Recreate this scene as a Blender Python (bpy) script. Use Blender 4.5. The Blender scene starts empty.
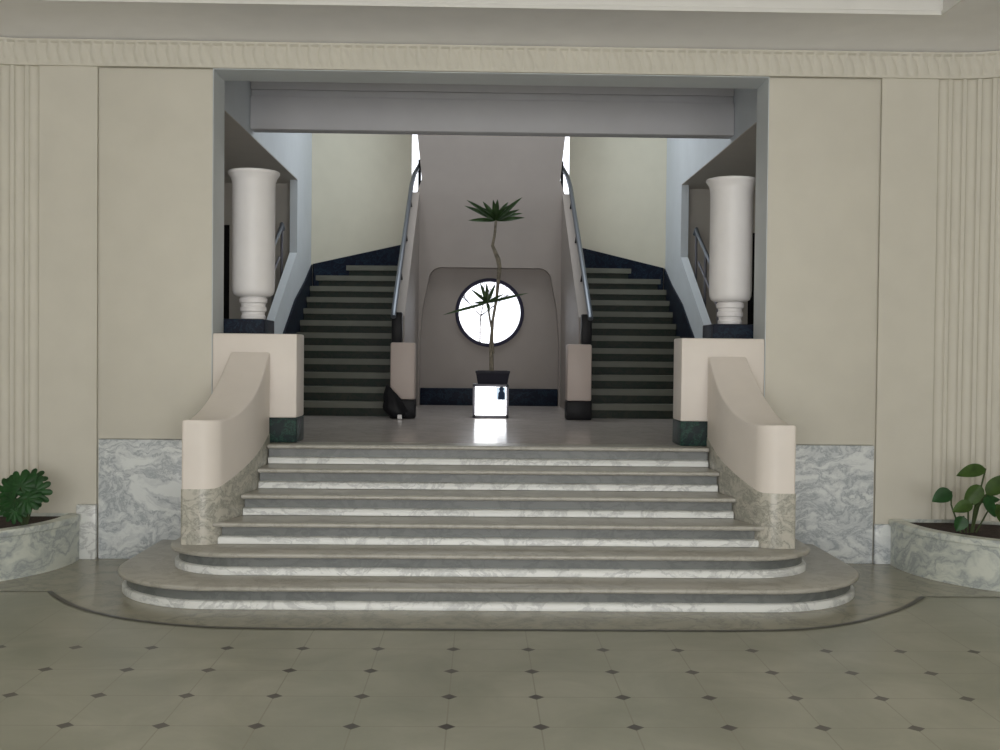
import bpy, bmesh, math, random
from mathutils import Vector, Matrix
random.seed(7)
S = bpy.context.scene
C = S.collection
PI = math.pi
AX = 0.05            # axis of symmetry of the stair hall

# ------------------------------------------------------------------ materials
def new_mat(name):
    m = bpy.data.materials.new(name); m.use_nodes = True
    nt = m.node_tree; b = nt.nodes['Principled BSDF']
    return m, nt, b
def N(nt, t, **kw):
    n = nt.nodes.new(t)
    for k, v in kw.items():
        if k in n.inputs: n.inputs[k].default_value = v
        else: setattr(n, k, v)
    return n
def ramp(nt, src, stops):
    r = nt.nodes.new('ShaderNodeValToRGB'); e = r.color_ramp.elements
    while len(e) < len(stops): e.new(0.5)
    for i, (p, c) in enumerate(stops): e[i].position = p; e[i].color = (*c, 1)
    nt.links.new(src, r.inputs[0]); return r
def coords(nt): return nt.nodes.new('ShaderNodeTexCoord').outputs['Object']

def paint(name, col, rough=0.6, var=0.025, bump=0.02, scale=4):
    m, nt, b = new_mat(name)
    n = N(nt, 'ShaderNodeTexNoise', Scale=scale, Detail=5.0); nt.links.new(coords(nt), n.inputs['Vector'])
    lo = tuple(c*(1-var) for c in col); hi = tuple(min(1, c*(1+var)) for c in col)
    r = ramp(nt, n.outputs['Fac'], [(0.3, lo), (0.7, hi)])
    nt.links.new(r.outputs[0], b.inputs['Base Color'])
    b.inputs['Roughness'].default_value = rough
    if bump:
        n2 = N(nt, 'ShaderNodeTexNoise', Scale=120.0, Detail=2.0); nt.links.new(coords(nt), n2.inputs['Vector'])
        bp = N(nt, 'ShaderNodeBump', Strength=bump, Distance=0.01)
        nt.links.new(n2.outputs['Fac'], bp.inputs['Height']); nt.links.new(bp.outputs[0], b.inputs['Normal'])
    return m
def marble(name, base, vein, dark, scale=2.2, rough=0.25, amount=0.5):
    m, nt, b = new_mat(name)
    co = coords(nt)
    w = N(nt, 'ShaderNodeTexNoise', Scale=scale*0.9, Detail=6.0, Roughness=0.6); nt.links.new(co, w.inputs['Vector'])
    mx = N(nt, 'ShaderNodeMixRGB', blend_type='ADD'); mx.inputs[0].default_value = 0.55
    nt.links.new(co, mx.inputs[1]); nt.links.new(w.outputs['Color'], mx.inputs[2])
    mp = N(nt, 'ShaderNodeMapping'); mp.inputs['Scale'].default_value = (1.0, 1.0, 2.1); mp.inputs['Rotation'].default_value = (0.2, 0.35, 0.3)
    nt.links.new(mx.outputs[0], mp.inputs[0])
    v = N(nt, 'ShaderNodeTexNoise', Scale=scale*1.7, Detail=4.5, Roughness=0.62, Distortion=0.8); nt.links.new(mp.outputs[0], v.inputs['Vector'])
    ab = N(nt, 'ShaderNodeMath', operation='SUBTRACT'); ab.inputs[1].default_value = 0.5; nt.links.new(v.outputs['Fac'], ab.inputs[0])
    a2 = N(nt, 'ShaderNodeMath', operation='ABSOLUTE'); nt.links.new(ab.outputs[0], a2.inputs[0])
    r = ramp(nt, a2.outputs[0], [(0.0, dark), (0.022, vein), (0.07*amount*2, base), (0.3, tuple(min(1, c*1.06) for c in base))])
    nt.links.new(r.outputs[0], b.inputs['Base Color'])
    b.inputs['Roughness'].default_value = rough
    return m
def plain(name, col, rough=0.5, metal=0.0):
    m, nt, b = new_mat(name)
    b.inputs['Base Color'].default_value = (*col, 1); b.inputs['Roughness'].default_value = rough; b.inputs['Metallic'].default_value = metal
    return m

M = {}
M['wall'] = paint('cream_wall', (0.64, 0.613, 0.535), 0.65)
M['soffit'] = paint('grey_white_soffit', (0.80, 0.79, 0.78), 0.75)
M['ceil'] = paint('white_ceiling', (0.74, 0.73, 0.70), 0.75)
M['pale'] = paint('pale_plaster', (0.78, 0.72, 0.665), 0.5)
M['tan'] = paint('tan_plaster', (0.31, 0.275, 0.252), 0.55)
M['hall'] = paint('hall_plaster', (0.68, 0.66, 0.55), 0.7)
M['white'] = paint('white_lamp_plaster', (0.87, 0.85, 0.85), 0.45, 0.03)
M['beam'] = paint('grey_beam', (0.62, 0.62, 0.645), 0.7)
M['dim'] = paint('dim_grey_plaster', (0.66, 0.63, 0.58), 0.8)
M['dado'] = marble('grey_veined_marble', (0.74, 0.77, 0.77), (0.55, 0.58, 0.60), (0.36, 0.40, 0.43), 1.7, 0.3, 0.75)
M['planter'] = marble('planter_marble', (0.66, 0.69, 0.63), (0.50, 0.54, 0.51), (0.36, 0.39, 0.40), 1.4, 0.35, 0.7)
M['basemarble'] = marble('balustrade_base_marble', (0.52, 0.50, 0.44), (0.38, 0.37, 0.32), (0.27, 0.27, 0.24), 3.0, 0.3, 0.7)
M['riser'] = marble('white_riser_marble', (0.72, 0.735, 0.72), (0.58, 0.595, 0.585), (0.50, 0.51, 0.51), 1.6, 0.3, 0.4)
M['riser_dark'] = marble('dark_upper_riser', (0.16, 0.17, 0.165), (0.13, 0.14, 0.135), (0.12, 0.13, 0.13), 1.8, 0.35, 0.5)  # riser face darker above the white strip at its foot
M['tread'] = marble('brown_grey_tread_marble', (0.41, 0.395, 0.355), (0.365, 0.35, 0.31), (0.32, 0.305, 0.27), 2.0, 0.3, 0.5)
M['landing'] = marble('landing_marble', (0.48, 0.44, 0.41), (0.45, 0.405, 0.38), (0.41, 0.37, 0.345), 1.4, 0.2, 0.5)
M['apron'] = marble('apron_marble', (0.335, 0.32, 0.25), (0.29, 0.28, 0.22), (0.245, 0.235, 0.19), 1.6, 0.25, 0.6)
M['inlay'] = plain('dark_inlay', (0.06, 0.055, 0.045), 0.35)
M['green'] = marble('dark_green_marble', (0.012, 0.022, 0.024), (0.016, 0.045, 0.035), (0.03, 0.08, 0.06), 3.0, 0.2, 0.4)
M['navy'] = marble('blue_black_marble', (0.010, 0.013, 0.026), (0.013, 0.022, 0.04), (0.02, 0.04, 0.06), 3.0, 0.25, 0.4)
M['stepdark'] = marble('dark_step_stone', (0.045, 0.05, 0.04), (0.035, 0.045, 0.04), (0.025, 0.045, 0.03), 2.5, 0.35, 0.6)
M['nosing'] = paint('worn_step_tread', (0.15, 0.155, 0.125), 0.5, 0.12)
M['metal'] = plain('steel_handrail', (0.17, 0.19, 0.22), 0.35, 0.8)
M['black'] = paint('black_metal', (0.012, 0.012, 0.014), 0.4, 0.2)
M['rim'] = plain('dark_porthole_frame', (0.02, 0.018, 0.045), 0.4)
M['pot'] = paint('black_plastic_pot', (0.012, 0.012, 0.022), 0.45, 0.2)
M['soil'] = paint('soil', (0.035, 0.022, 0.018), 0.95, 0.5, 0.6, 30)
M['bark'] = paint('grey_brown_bark', (0.22, 0.195, 0.15), 0.85, 0.3, 0.4, 25)
M['twig'] = paint('dark_twig', (0.035, 0.03, 0.04), 0.85, 0.3, 0.3, 25)
M['leaf_dark'] = paint('dark_green_leaf', (0.035, 0.13, 0.035), 0.4, 0.35, 0.05, 14)
M['leaf_mid'] = paint('green_leaf', (0.08, 0.16, 0.03), 0.42, 0.3, 0.05, 14)
M['leaf_strap'] = paint('strap_leaf', (0.05, 0.105, 0.03), 0.45, 0.4, 0.05, 12)
M['stem'] = paint('green_stem', (0.06, 0.09, 0.03), 0.6, 0.2)
M['casing'] = plain('grey_metal_casing', (0.16, 0.16, 0.19), 0.4, 0.3)
M['fig'] = plain('dark_blue_figure', (0.01, 0.03, 0.08), 0.6)
M['ground'] = paint('pale_terrace', (0.5, 0.5, 0.48), 0.8)

for k_ in ('green', 'navy', 'stepdark', 'black', 'pot', 'rim', 'fig'):
    b_ = M[k_].node_tree.nodes['Principled BSDF']; b_.inputs['Specular IOR Level'].default_value = 0.15; b_.inputs['Roughness'].default_value = 0.45
M['reveal_bluelit'] = paint('bluelit_reveal_tint', (0.66, 0.70, 0.72), 0.6)  # bluish light on the reveals and opening soffit, put into their colour
M['hallside_daylit'] = paint('daylit_side_plaster', (0.72, 0.78, 0.83), 0.65)  # blue daylight on the hall side walls, painted into the plaster colour
def glow(name, col, st):
    m, nt, b = new_mat(name)
    b.inputs['Base Color'].default_value = (0.8, 0.8, 0.8, 1); b.inputs['Roughness'].default_value = 0.2
    b.inputs['Emission Color'].default_value = (*col, 1); b.inputs['Emission Strength'].default_value = st
    return m
M['patch'] = glow('pale_blue_patch', (0.22, 0.42, 0.62), 0.8)
M['panel_glow'] = glow('glowing_white', (0.97, 0.98, 1.0), 5.0)  # white front panel set to emit

def glass_mat():
    m, nt, b = new_mat('window_glass')
    nt.nodes.remove(b)
    t = N(nt, 'ShaderNodeBsdfTransparent'); g = N(nt, 'ShaderNodeBsdfGlossy'); g.inputs['Roughness'].default_value = 0.03
    fr = N(nt, 'ShaderNodeFresnel'); fr.inputs['IOR'].default_value = 1.4
    mx = N(nt, 'ShaderNodeMixShader')
    nt.links.new(fr.outputs[0], mx.inputs[0]); nt.links.new(t.outputs[0], mx.inputs[1]); nt.links.new(g.outputs[0], mx.inputs[2])
    nt.links.new(mx.outputs[0], nt.nodes['Material Output'].inputs[0])
    return m
M['glass'] = glass_mat()

def floor_mat():
    X0, Y0, SP = -2.2304, 5.8271, 0.4052
    m, nt, b = new_mat('octagon_floor_tiles')
    co = coords(nt)
    sx = N(nt, 'ShaderNodeSeparateXYZ'); nt.links.new(co, sx.inputs[0])
    def math_(op, a, bval=None):
        n = N(nt, 'ShaderNodeMath', operation=op); nt.links.new(a, n.inputs[0])
        if bval is not None:
            if isinstance(bval, (int, float)): n.inputs[1].default_value = bval
            else: nt.links.new(bval, n.inputs[1])
        return n.outputs[0]
    def fr(o, c0):
        a = math_('SUBTRACT', o, c0 - 0.5*SP - 40*SP); a = math_('DIVIDE', a, SP); a = math_('FRACT', a)
        a = math_('SUBTRACT', a, 0.5); return math_('ABSOLUTE', a)
    fx, fy = fr(sx.outputs[0], X0), fr(sx.outputs[1], Y0)
    su = math_('ADD', fx, fy); dot = math_('MULTIPLY', math_('LESS_THAN', su, 0.098), math_('LESS_THAN', sx.outputs[1], 6.08))
    mn = math_('MINIMUM', fx, fy); gr = math_('LESS_THAN', mn, 0.008)
    n = N(nt, 'ShaderNodeTexNoise', Scale=1.6, Detail=7.0, Roughness=0.6, Distortion=0.6); nt.links.new(co, n.inputs['Vector'])
    base = ramp(nt, n.outputs['Fac'], [(0.3, (0.26, 0.265, 0.205)), (0.5, (0.315, 0.315, 0.25)), (0.7, (0.38, 0.375, 0.305))])
    m1 = N(nt, 'ShaderNodeMixRGB'); m1.inputs[2].default_value = (0.255, 0.245, 0.19, 1)
    nt.links.new(gr, m1.inputs[0]); nt.links.new(base.outputs[0], m1.inputs[1])
    m2 = N(nt, 'ShaderNodeMixRGB'); m2.inputs[2].default_value = (0.06, 0.052, 0.044, 1)
    nt.links.new(dot, m2.inputs[0]); nt.links.new(m1.outputs[0], m2.inputs[1])
    nt.links.new(m2.outputs[0], b.inputs['Base Color']); b.inputs['Roughness'].default_value = 0.3
    return m
M['floor'] = floor_mat()

# ------------------------------------------------------------------ helpers
def obj(name, bm, mats, parent=None, smooth=None, recalc=True):
    if recalc: bmesh.ops.recalc_face_normals(bm, faces=bm.faces)
    me = bpy.data.meshes.new(name); bm.to_mesh(me); bm.free()
    if not isinstance(mats, (list, tuple)): mats = [mats]
    for m in mats: me.materials.append(m)
    if smooth is not None:
        for p in me.polygons: p.use_smooth = True
        me.set_sharp_from_angle(angle=math.radians(smooth))
    o = bpy.data.objects.new(name, me); C.objects.link(o)
    if parent is not None:
        o.parent = parent
        o.matrix_parent_inverse = Matrix.Identity(4)
        w = parent
        off = Vector((0, 0, 0))
        while w is not None: off += w.location; w = w.parent
        me.transform(Matrix.Translation(-off))
    return o
def tag(o, label, cat, group=None, kind=None):
    o['label'] = label; o['category'] = cat
    if group: o['group'] = group
    if kind: o['kind'] = kind
    return o
def thing(name, loc, label, cat, group=None):
    o = bpy.data.objects.new(name, None); C.objects.link(o); o.location = loc; o.empty_display_size = 0.1
    return tag(o, label, cat, group)
def struct(name, bm, mat, parent=None, smooth=None, label=None, cat=None):
    o = obj(name, bm, mat, parent, smooth)
    if parent is None:
        o['kind'] = 'structure'; o['label'] = label or name.replace('_', ' '); o['category'] = cat or name.split('_')[0]
    return o
def box(bm, x0, x1, y0, y1, z0, z1, bev=0.0, mi=0, seg=2):
    r = bmesh.ops.create_cube(bm, size=1.0); vs = r['verts']
    for v in vs: v.co = Vector(((x0+x1)/2 + v.co.x*(x1-x0), (y0+y1)/2 + v.co.y*(y1-y0), (z0+z1)/2 + v.co.z*(z1-z0)))
    fs = list({f for v in vs for f in v.link_faces})
    for f in fs: f.material_index = mi
    if bev:
        es = list({e for v in vs for e in v.link_edges})
        rb = bmesh.ops.bevel(bm, geom=es, offset=bev, segments=seg, profile=0.5, affect='EDGES')
        for f in rb['faces']: f.material_index = mi
def prism(bm, pts, d0, d1, axis='z', mi=0):
    """extrude a polygon of (a, b) points along an axis; z: (x,y), y: (x,z), x: (y,z)"""
    def P(a, b, d):
        return (a, b, d) if axis == 'z' else ((a, d, b) if axis == 'y' else (d, a, b))
    lo = [bm.verts.new(P(a, b, d0)) for a, b in pts]; hi = [bm.verts.new(P(a, b, d1)) for a, b in pts]
    n = len(pts); fs = [bm.faces.new(lo[::-1]), bm.faces.new(hi)]
    for i in range(n): fs.append(bm.faces.new((lo[i], lo[(i+1) % n], hi[(i+1) % n], hi[i])))
    for f in fs: f.material_index = mi
    return fs
def lathe(bm, prof, cx, cy, seg=40, flute=0, fd=0.0, cap=True):
    rings = []
    for r, z in prof:
        ring = []
        for i in range(seg):
            a = 2*PI*i/seg
            ring.append(bm.verts.new((cx + r*math.cos(a), cy + r*math.sin(a), z)))
        rings.append(ring)
    for a, b in zip(rings, rings[1:]):
        for i in range(seg): bm.faces.new((a[i], a[(i+1) % seg], b[(i+1) % seg], b[i]))
    if cap: bm.faces.new(rings[0][::-1]); bm.faces.new(rings[-1])
def tube(bm, pts, rad, seg=8):
    pts = [Vector(p) for p in pts]
    rads = rad if isinstance(rad, (list, tuple)) else [rad]*len(pts)
    rings = []; up0 = None
    for i, p in enumerate(pts):
        d = (pts[min(i+1, len(pts)-1)] - pts[max(i-1, 0)]).normalized()
        if up0 is None: up0 = d.orthogonal().normalized()
        s = (up0 - d*up0.dot(d))
        s = s.normalized() if s.length > 1e-4 else d.orthogonal().normalized()
        up0 = s; t = d.cross(s)
        rings.append([bm.verts.new(p + (s*math.cos(2*PI*k/seg) + t*math.sin(2*PI*k/seg))*rads[i]) for k in range(seg)])
    for a, b in zip(rings, rings[1:]):
        for k in range(seg): bm.faces.new((a[k], a[(k+1) % seg], b[(k+1) % seg], b[k]))
    bm.faces.new(rings[0][::-1]); bm.faces.new(rings[-1])
def grid(bm, rows, mi=0, close=False):
    vr = [[bm.verts.new(p) for p in r] for r in rows]
    for a, b in zip(vr, vr[1:]):
        n = len(a)
        for i in range(n if close else n-1):
            f = bm.faces.new((a[i], a[(i+1) % n], b[(i+1) % n], b[i])); f.material_index = mi
    return vr
def copy_tree(o, parent=None):
    c = o.copy(); C.objects.link(c)
    if parent is not None: c.parent = parent
    for ch in list(o.children): copy_tree(ch, c)
    return c
def arc(cx, cy, r, a0, a1, n):
    return [(cx + r*math.cos(a0+(a1-a0)*i/n), cy + r*math.sin(a0+(a1-a0)*i/n)) for i in range(n+1)]

# ------------------------------------------------------------------ dimensions
W = 8.32        # lobby face of the front wall
JX = 2.127      # half width of the opening
JZ = 3.745      # head of the opening
PX = 2.977      # outer edge of the smooth panels
LZ = 0.90       # landing height
CR = 0.95       # corner radius of the lobby
CX0 = 3.50      # where the corner curve starts
SX = CX0 + CR   # side wall
BY = -4.0       # entrance wall
FZ0, FZ1 = 3.745, 3.94

# ------------------------------------------------------------------ floor
bm = bmesh.new(); box(bm, -4.7, 4.7, BY-0.2, 9.0, -0.2, 0.0); struct('floor', bm, M['floor'])
# plain apron in front of the steps, bounded by the dark inlay line
half = []
def ell(cx, cy, rx, ry, a0, a1, n): return [(cx+rx*math.cos(a0+(a1-a0)*i/n), cy+ry*math.sin(a0+(a1-a0)*i/n)) for i in range(n+1)]
def smooth_pts(P, n=6):
    out = []
    for i in range(len(P)-1):
        p0, p1, p2, p3 = [Vector(P[max(0, min(len(P)-1, j))]) for j in (i-1, i, i+1, i+2)]
        for k in range(n):
            t = k/n
            q = 0.5*((2*p1) + (p2-p0)*t + (2*p0-5*p1+4*p2-p3)*t*t + (3*p1-p0-3*p2+p3)*t*t*t); out.append((q.x, q.y))
    return out + [tuple(P[-1])]
line = smooth_pts([(-2.90, 7.17), (-2.72, 6.92), (-2.53, 6.71), (-2.33, 6.55), (-2.11, 6.42), (-1.86, 6.32), (-1.58, 6.255), (-1.2, 6.235)]) + smooth_pts([(1.35, 6.235), (1.78, 6.275), (2.12, 6.41), (2.43, 6.64), (2.69, 6.89), (2.91, 7.17)])
apron = line + [(4.40, 7.17), (4.40, 7.45), (3.52, 8.31), (-3.52, 8.31), (-4.40, 7.45), (-4.40, 7.17)]
bm = bmesh.new(); prism(bm, apron, 0.0, 0.002, 'z'); struct('floor_apron', bm, M['apron'], label='plain marble apron of floor around the foot of the steps', cat='floor')
bm = bmesh.new()
def ribbon(bm, pts, w, z):
    L, R = [], []
    for i, p in enumerate(pts):
        a = Vector(pts[max(i-1, 0)]); b = Vector(pts[min(i+1, len(pts)-1)]); d = (b-a).normalized(); n = Vector((-d.y, d.x))*w/2
        L.append(Vector(p)+n); R.append(Vector(p)-n)
    poly = [tuple(v) for v in L] + [tuple(v) for v in R[::-1]]
    for i in range(len(pts)-1):
        vs = [bm.verts.new((q.x, q.y, z)) for q in (L[i], L[i+1], R[i+1], R[i])]; bm.faces.new(vs)
ribbon(bm, line, 0.036, 0.004)
struct('trim_1', bm, M['inlay'], label='thin dark inlay line curving round the stair apron', cat='trim')
bm = bmesh.new(); ribbon(bm, [(-4.4, 7.165), (-2.93, 7.165)], 0.016, 0.0035); ribbon(bm, [(2.95, 7.165), (4.4, 7.165)], 0.016, 0.0035)
M['faint'] = plain('faint_inlay', (0.2, 0.185, 0.15), 0.35)
struct('trim_2', bm, M['faint'], label='faint straight border line in the floor beside planters', cat='trim')

# ------------------------------------------------------------------ lobby walls
bm = bmesh.new()
T = W + 0.36
box(bm, -SX-0.3, -JX, W+0.03, T, 0, 5.0); box(bm, JX, SX+0.3, W+0.03, T, 0, 5.0); box(bm, -JX, JX, W+0.0, T, JZ, 5.0)
wf = struct('wall_front', bm, M['wall'], label='cream lobby wall with the wide opening to stairs', cat='wall')
bm = bmesh.new(); e_ = 0.006
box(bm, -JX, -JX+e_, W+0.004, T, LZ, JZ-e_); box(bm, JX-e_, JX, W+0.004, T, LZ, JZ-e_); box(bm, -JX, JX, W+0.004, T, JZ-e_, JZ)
obj('opening_bluelit_skin', bm, M['reveal_bluelit'], wf)  # thin skin carrying the painted bluish light of the opening
for s in (-1, 1):
    bm = bmesh.new(); box(bm, *sorted((s*JX, s*(PX))), W, W+0.04, 0.92, JZ-0.012, 0.006); obj('wall_panel', bm, M['wall'], wf, 40)
    bm = bmesh.new(); box(bm, *sorted((s*JX, s*(PX+0.002))), W-0.012, W+0.04, 0.0, 0.915, 0.005)
    obj('marble_dado', bm, M['dado'], wf, 40)
def lobby_path(flutes, side):
    """plan points of the wall beyond the panel, with reeding cut into it"""
    pts = []
    L1 = CX0 - (PX+0.02); L2 = CR*PI/2
    n = 520
    f0, pitch, nf = 0.425, 0.107, 10
    for i in range(n+1):
        s = (L1+L2)*i/n
        if s < L1: x, y, nx, ny = PX+0.02+s, W, 0, -1
        else:
            a = (s-L1)/CR; x, y, nx, ny = CX0+CR*math.sin(a), W-CR+CR*math.cos(a), -math.sin(a), -math.cos(a)
        d = 0
        if flutes and f0 < s < f0+pitch*nf:
            u = ((s-f0)/pitch) % 1.0
            d = -0.028*math.sqrt(max(0, 1-((u-0.5)/0.36)**2)) if abs(u-0.5) < 0.36 else 0
        pts.append((side*(x + nx*d), y + ny*d))
    pts.append((side*SX, BY))
    return pts
for s, nm in ((-1, 'wall_left'), (1, 'wall_right')):
    p = lobby_path(True, s)
    bm = bmesh.new()
    grid(bm, [[(x, y, 0) for x, y in p], [(x, y, 5.0) for x, y in p]])
    back = [(s*(PX+0.02), W), (s*(PX+0.02), W+0.04), (s*(SX+0.25), W+0.04), (s*(SX+0.25), BY), (s*SX, BY)]
    grid(bm, [[(x, y, 0) for x, y in back], [(x, y, 5.0) for x, y in back]])
    struct(nm, bm, M['wall'], smooth=35, label='cream lobby side wall with vertical flutes in its rounded corner', cat='wall')
# small marble skirting blocks between planters and dado
bm = bmesh.new(); box(bm, -3.135, -2.985, W-0.05, W+0.0, 0.0, 0.42, 0.012); struct('baseboard_left', bm, M['riser'], smooth=40)
bm = bmesh.new(); box(bm, 2.985, 3.125, W-0.04, W+0.0, 0.0, 0.31, 0.012); struct('baseboard_right', bm, M['dado'], smooth=40)
# frieze with a repeated slanted leaf relief
def frieze():
    bm = bmesh.new()
    path = []
    L0, L2 = CX0, CR*PI/2
    step = 0.0085
    tot = 2*(L0+L2) + 2*2.0
    n = int(tot/step); nz = 14
    rows = [[] for _ in range(nz+1)]
    for i in range(n+1):
        s = -tot/2 + tot*i/n; a = abs(s); sg = 1 if s >= 0 else -1
        if a < L0: x, y, nx, ny = a, W, 0, -1
        elif a < L0+L2:
            t = (a-L0)/CR; x, y, nx, ny = CX0+CR*math.sin(t), W-CR+CR*math.cos(t), -math.sin(t), -math.cos(t)
        else: x, y, nx, ny = SX, W-CR-(a-L0-L2), -1, 0
        for k in range(nz+1):
            v = k/nz
            z = FZ0 + (FZ1-FZ0)*v
            if v > 0.86: d = 0.036
            elif v < 0.10: d = 0.022
            else:
                vv = (v-0.10)/0.76
                u = ((s*1.0 + 0.035*vv)/0.082) % 1.0 - 0.5
                wd = 0.16 + 0.32*math.sin(PI*min(1, vv*0.9+0.12))
                d = 0.014 + (0.013*math.sqrt(max(0, 1-(u/wd)**2)) if abs(u) < wd else 0)
            rows[k].append((sg*(x+nx*d), y+ny*d, z))
    vr = grid(bm, rows)
    # return of the top lip and of the bottom edge to the wall
    top = vr[-1]
    o = []
    for r, dz in ((vr[0], -0.0), (vr[-1], 0.0)):
        inner = [bm.verts.new((v.co.x, v.co.y+0.06, v.co.z)) for v in r]
        for i in range(len(r)-1): bm.faces.new((r[i], r[i+1], inner[i+1], inner[i]))
    return bm
struct('trim_3', frieze(), M['wall'], smooth=50, label='moulded frieze of slanted leaves running above the opening', cat='trim')

# ------------------------------------------------------------------ lobby ceiling: soffit round a raised tray
TX, TY = 3.13, 7.55
def ring_pts():
    out = [(-SX, BY)]
    out += [(-x, y) for x, y in [(SX, W-CR)] ]
    a = [(CX0+CR*math.sin(t), W-CR+CR*math.cos(t)) for t in [PI/2*(1-i/24) for i in range(25)]]
    out = [(-SX, BY)] + [(-x, y) for x, y in a] + a[::-1] + [(SX, BY)]
    return out
outer = ring_pts()
inner = [(-TX, BY)] + [(-TX, TY)]*25 + [(TX, TY)]*25 + [(TX, BY)]
bm = bmesh.new()
mid1 = [((o[0]*0.8+i[0]*0.2), (o[1]*0.8+i[1]*0.2)) for o, i in zip(outer, inner)]
mid2 = [((o[0]*0.4+i[0]*0.6), (o[1]*0.4+i[1]*0.6)) for o, i in zip(outer, inner)]
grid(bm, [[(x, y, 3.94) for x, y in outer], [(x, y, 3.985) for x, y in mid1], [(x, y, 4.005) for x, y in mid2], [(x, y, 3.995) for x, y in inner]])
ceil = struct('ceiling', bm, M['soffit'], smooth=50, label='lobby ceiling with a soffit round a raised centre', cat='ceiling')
bm = bmesh.new()
tr = [(-TX, BY), (-TX, TY), (TX, TY), (TX, BY)]
tr2 = [(-TX+0.02, BY), (-TX+0.02, TY-0.02), (TX-0.02, TY-0.02), (TX-0.02, BY)]
grid(bm, [[(x, y, 3.992) for x, y in tr], [(x, y, 3.985) for x, y in tr2], [(x, y, 4.012) for x, y in tr2], [(x, y, 4.02) for x, y in tr], [(x, y, 4.6) for x, y in tr]])
vs = [bm.verts.new((x, y, 4.6)) for x, y in tr]; bm.faces.new(vs)
obj('ceiling_tray', bm, M['ceil'], ceil, None)
# entrance wall behind the viewpoint with three glazed openings
bm = bmesh.new()
ops = [(-3.6, -1.5), (-1.05, 1.05), (1.5, 3.6)]
xs = [-4.7] + [v for o in ops for v in o] + [4.7]
for i in range(0, len(xs), 2): box(bm, xs[i], xs[i+1], BY-0.25, BY, 0, 5.0)
for a, b in ops: box(bm, a, b, BY-0.25, BY, 3.3, 5.0)
struct('wall_back', bm, M['wall'], label='entrance wall with three tall doorways', cat='wall')

# ------------------------------------------------------------------ grand staircase: six marble steps
st = thing('marble_staircase', (0, 7.4, 0), 'wide lower flight of six pale marble steps with rounded ends', 'staircase')
R6, TR = 0.15, 0.30
BF, BB = 7.24, 8.30          # front and back of the balustrades
def bal_out(y):
    base = 2.06 - 0.085*(y-BF)/(BB-BF); r = 0.02; d = y-BF
    return base - (r - math.sqrt(max(0, r*r-(r-d)**2)) if d < r else 0)
def bal_in(y):
    u = max(0, (y-BF)/(BB-BF)); base = 1.845 - 0.165*(1-(1-min(1, u*1.25))**2); r = 0.10; d = y-BF
    return base + (r - math.sqrt(max(0, r*r-(r-d)**2)) if 0 <= d < r else 0)
def step_outline(k):
    y0 = 6.665 + TR*k
    if k == 0: return ell(-1.72, 7.44, 0.78, 7.44-y0, PI, 1.5*PI, 18) + ell(1.74, 7.44, 0.78, 7.44-y0, 1.5*PI, 2*PI, 18), 8.3
    if k == 1: return ell(-1.66, 7.42, 0.50, 7.42-y0, PI, 1.5*PI, 16) + ell(1.70, 7.42, 0.50, 7.42-y0, 1.5*PI, 2*PI, 16), 8.3
    hw_ = lambda y: bal_in(min(y, 8.30)) - 0.013
    ysd = [y0 + (8.42-y0)*(i/36)**2 for i in range(37)]
    return [(-hw_(y), y) for y in ysd[::-1]] + [(hw_(y), y) for y in ysd], 8.42
def offset_in(pts, d):
    out = []
    n = len(pts)
    for i in range(n):
        a = Vector(pts[max(i-1, 0)]); b = Vector(pts[min(i+1, n-1)]); t = (b-a).normalized(); nn = Vector((-t.y, t.x))
        q = Vector(pts[i]) + nn*d; out.append((q.x, q.y))
    return out
for k in range(6):
    ol, yb = step_outline(k)
    z0, z1 = R6*k, R6*(k+1)
    th = 0.034; ov = 0.035
    def inset(d):
        if k < 2: p = offset_in(ol, d); return p + [(p[-1][0], yb), (p[0][0], yb)]
        return [(math.copysign(bal_in(min(max(y, 6.665+TR*k+d), 8.30)) - 0.013, x), max(y, 6.665+TR*k+d)) for x, y in ol]
    bm = bmesh.new(); prism(bm, inset(0.055), z0+0.003, z1-th, 'z')
    so = obj('step', bm, M['riser_dark'], st, 40)
    bm = bmesh.new()
    rows = [[(x, y, z) for x, y in inset(d)] for d, z in ((0.026, z0+0.003), (0.026, z0+0.040), (0.034, z0+0.050), (0.052, z0+0.054), (0.06, z0+0.054))]
    vr = grid(bm, rows, close=True); bm.faces.new(vr[0][::-1]); bm.faces.new(vr[-1])
    f = obj('fillet', bm, M['riser'], so, 40); f['label'] = 'white marble strip along the foot of the riser'
    bm = bmesh.new()
    rows = [[(x, y, z) for x, y in inset(d)] for d, z in ((0.016, z1-th), (0.002, z1-th+0.006), (0.0, z1-th+0.012), (0.0, z1-0.010), (0.004, z1-0.004), (0.012, z1))]
    vr = grid(bm, rows, close=True); bm.faces.new(vr[0][::-1]); bm.faces.new(vr[-1])
    obj('tread', bm, M['tread'], so, 50)

# ------------------------------------------------------------------ landing and stair-hall shell
bm = bmesh.new(); box(bm, -4.2, 4.3, 8.42, 16.2, 0.3, LZ)
struct('floor_landing', bm, M['landing'], label='polished grey marble landing at the top of the steps', cat='floor')
HX = 2.34    # side walls of the hall
HZ = 6.2
Y_ST = 11.85
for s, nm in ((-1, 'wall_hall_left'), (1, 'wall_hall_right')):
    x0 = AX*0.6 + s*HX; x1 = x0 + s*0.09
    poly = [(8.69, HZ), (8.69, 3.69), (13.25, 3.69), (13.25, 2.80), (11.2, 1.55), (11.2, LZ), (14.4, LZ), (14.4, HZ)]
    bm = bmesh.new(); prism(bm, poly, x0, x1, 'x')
    struct(nm, bm, M['hallside_daylit'], label='pale side wall and sloping parapet beside the upper stairs', cat='wall')
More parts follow.
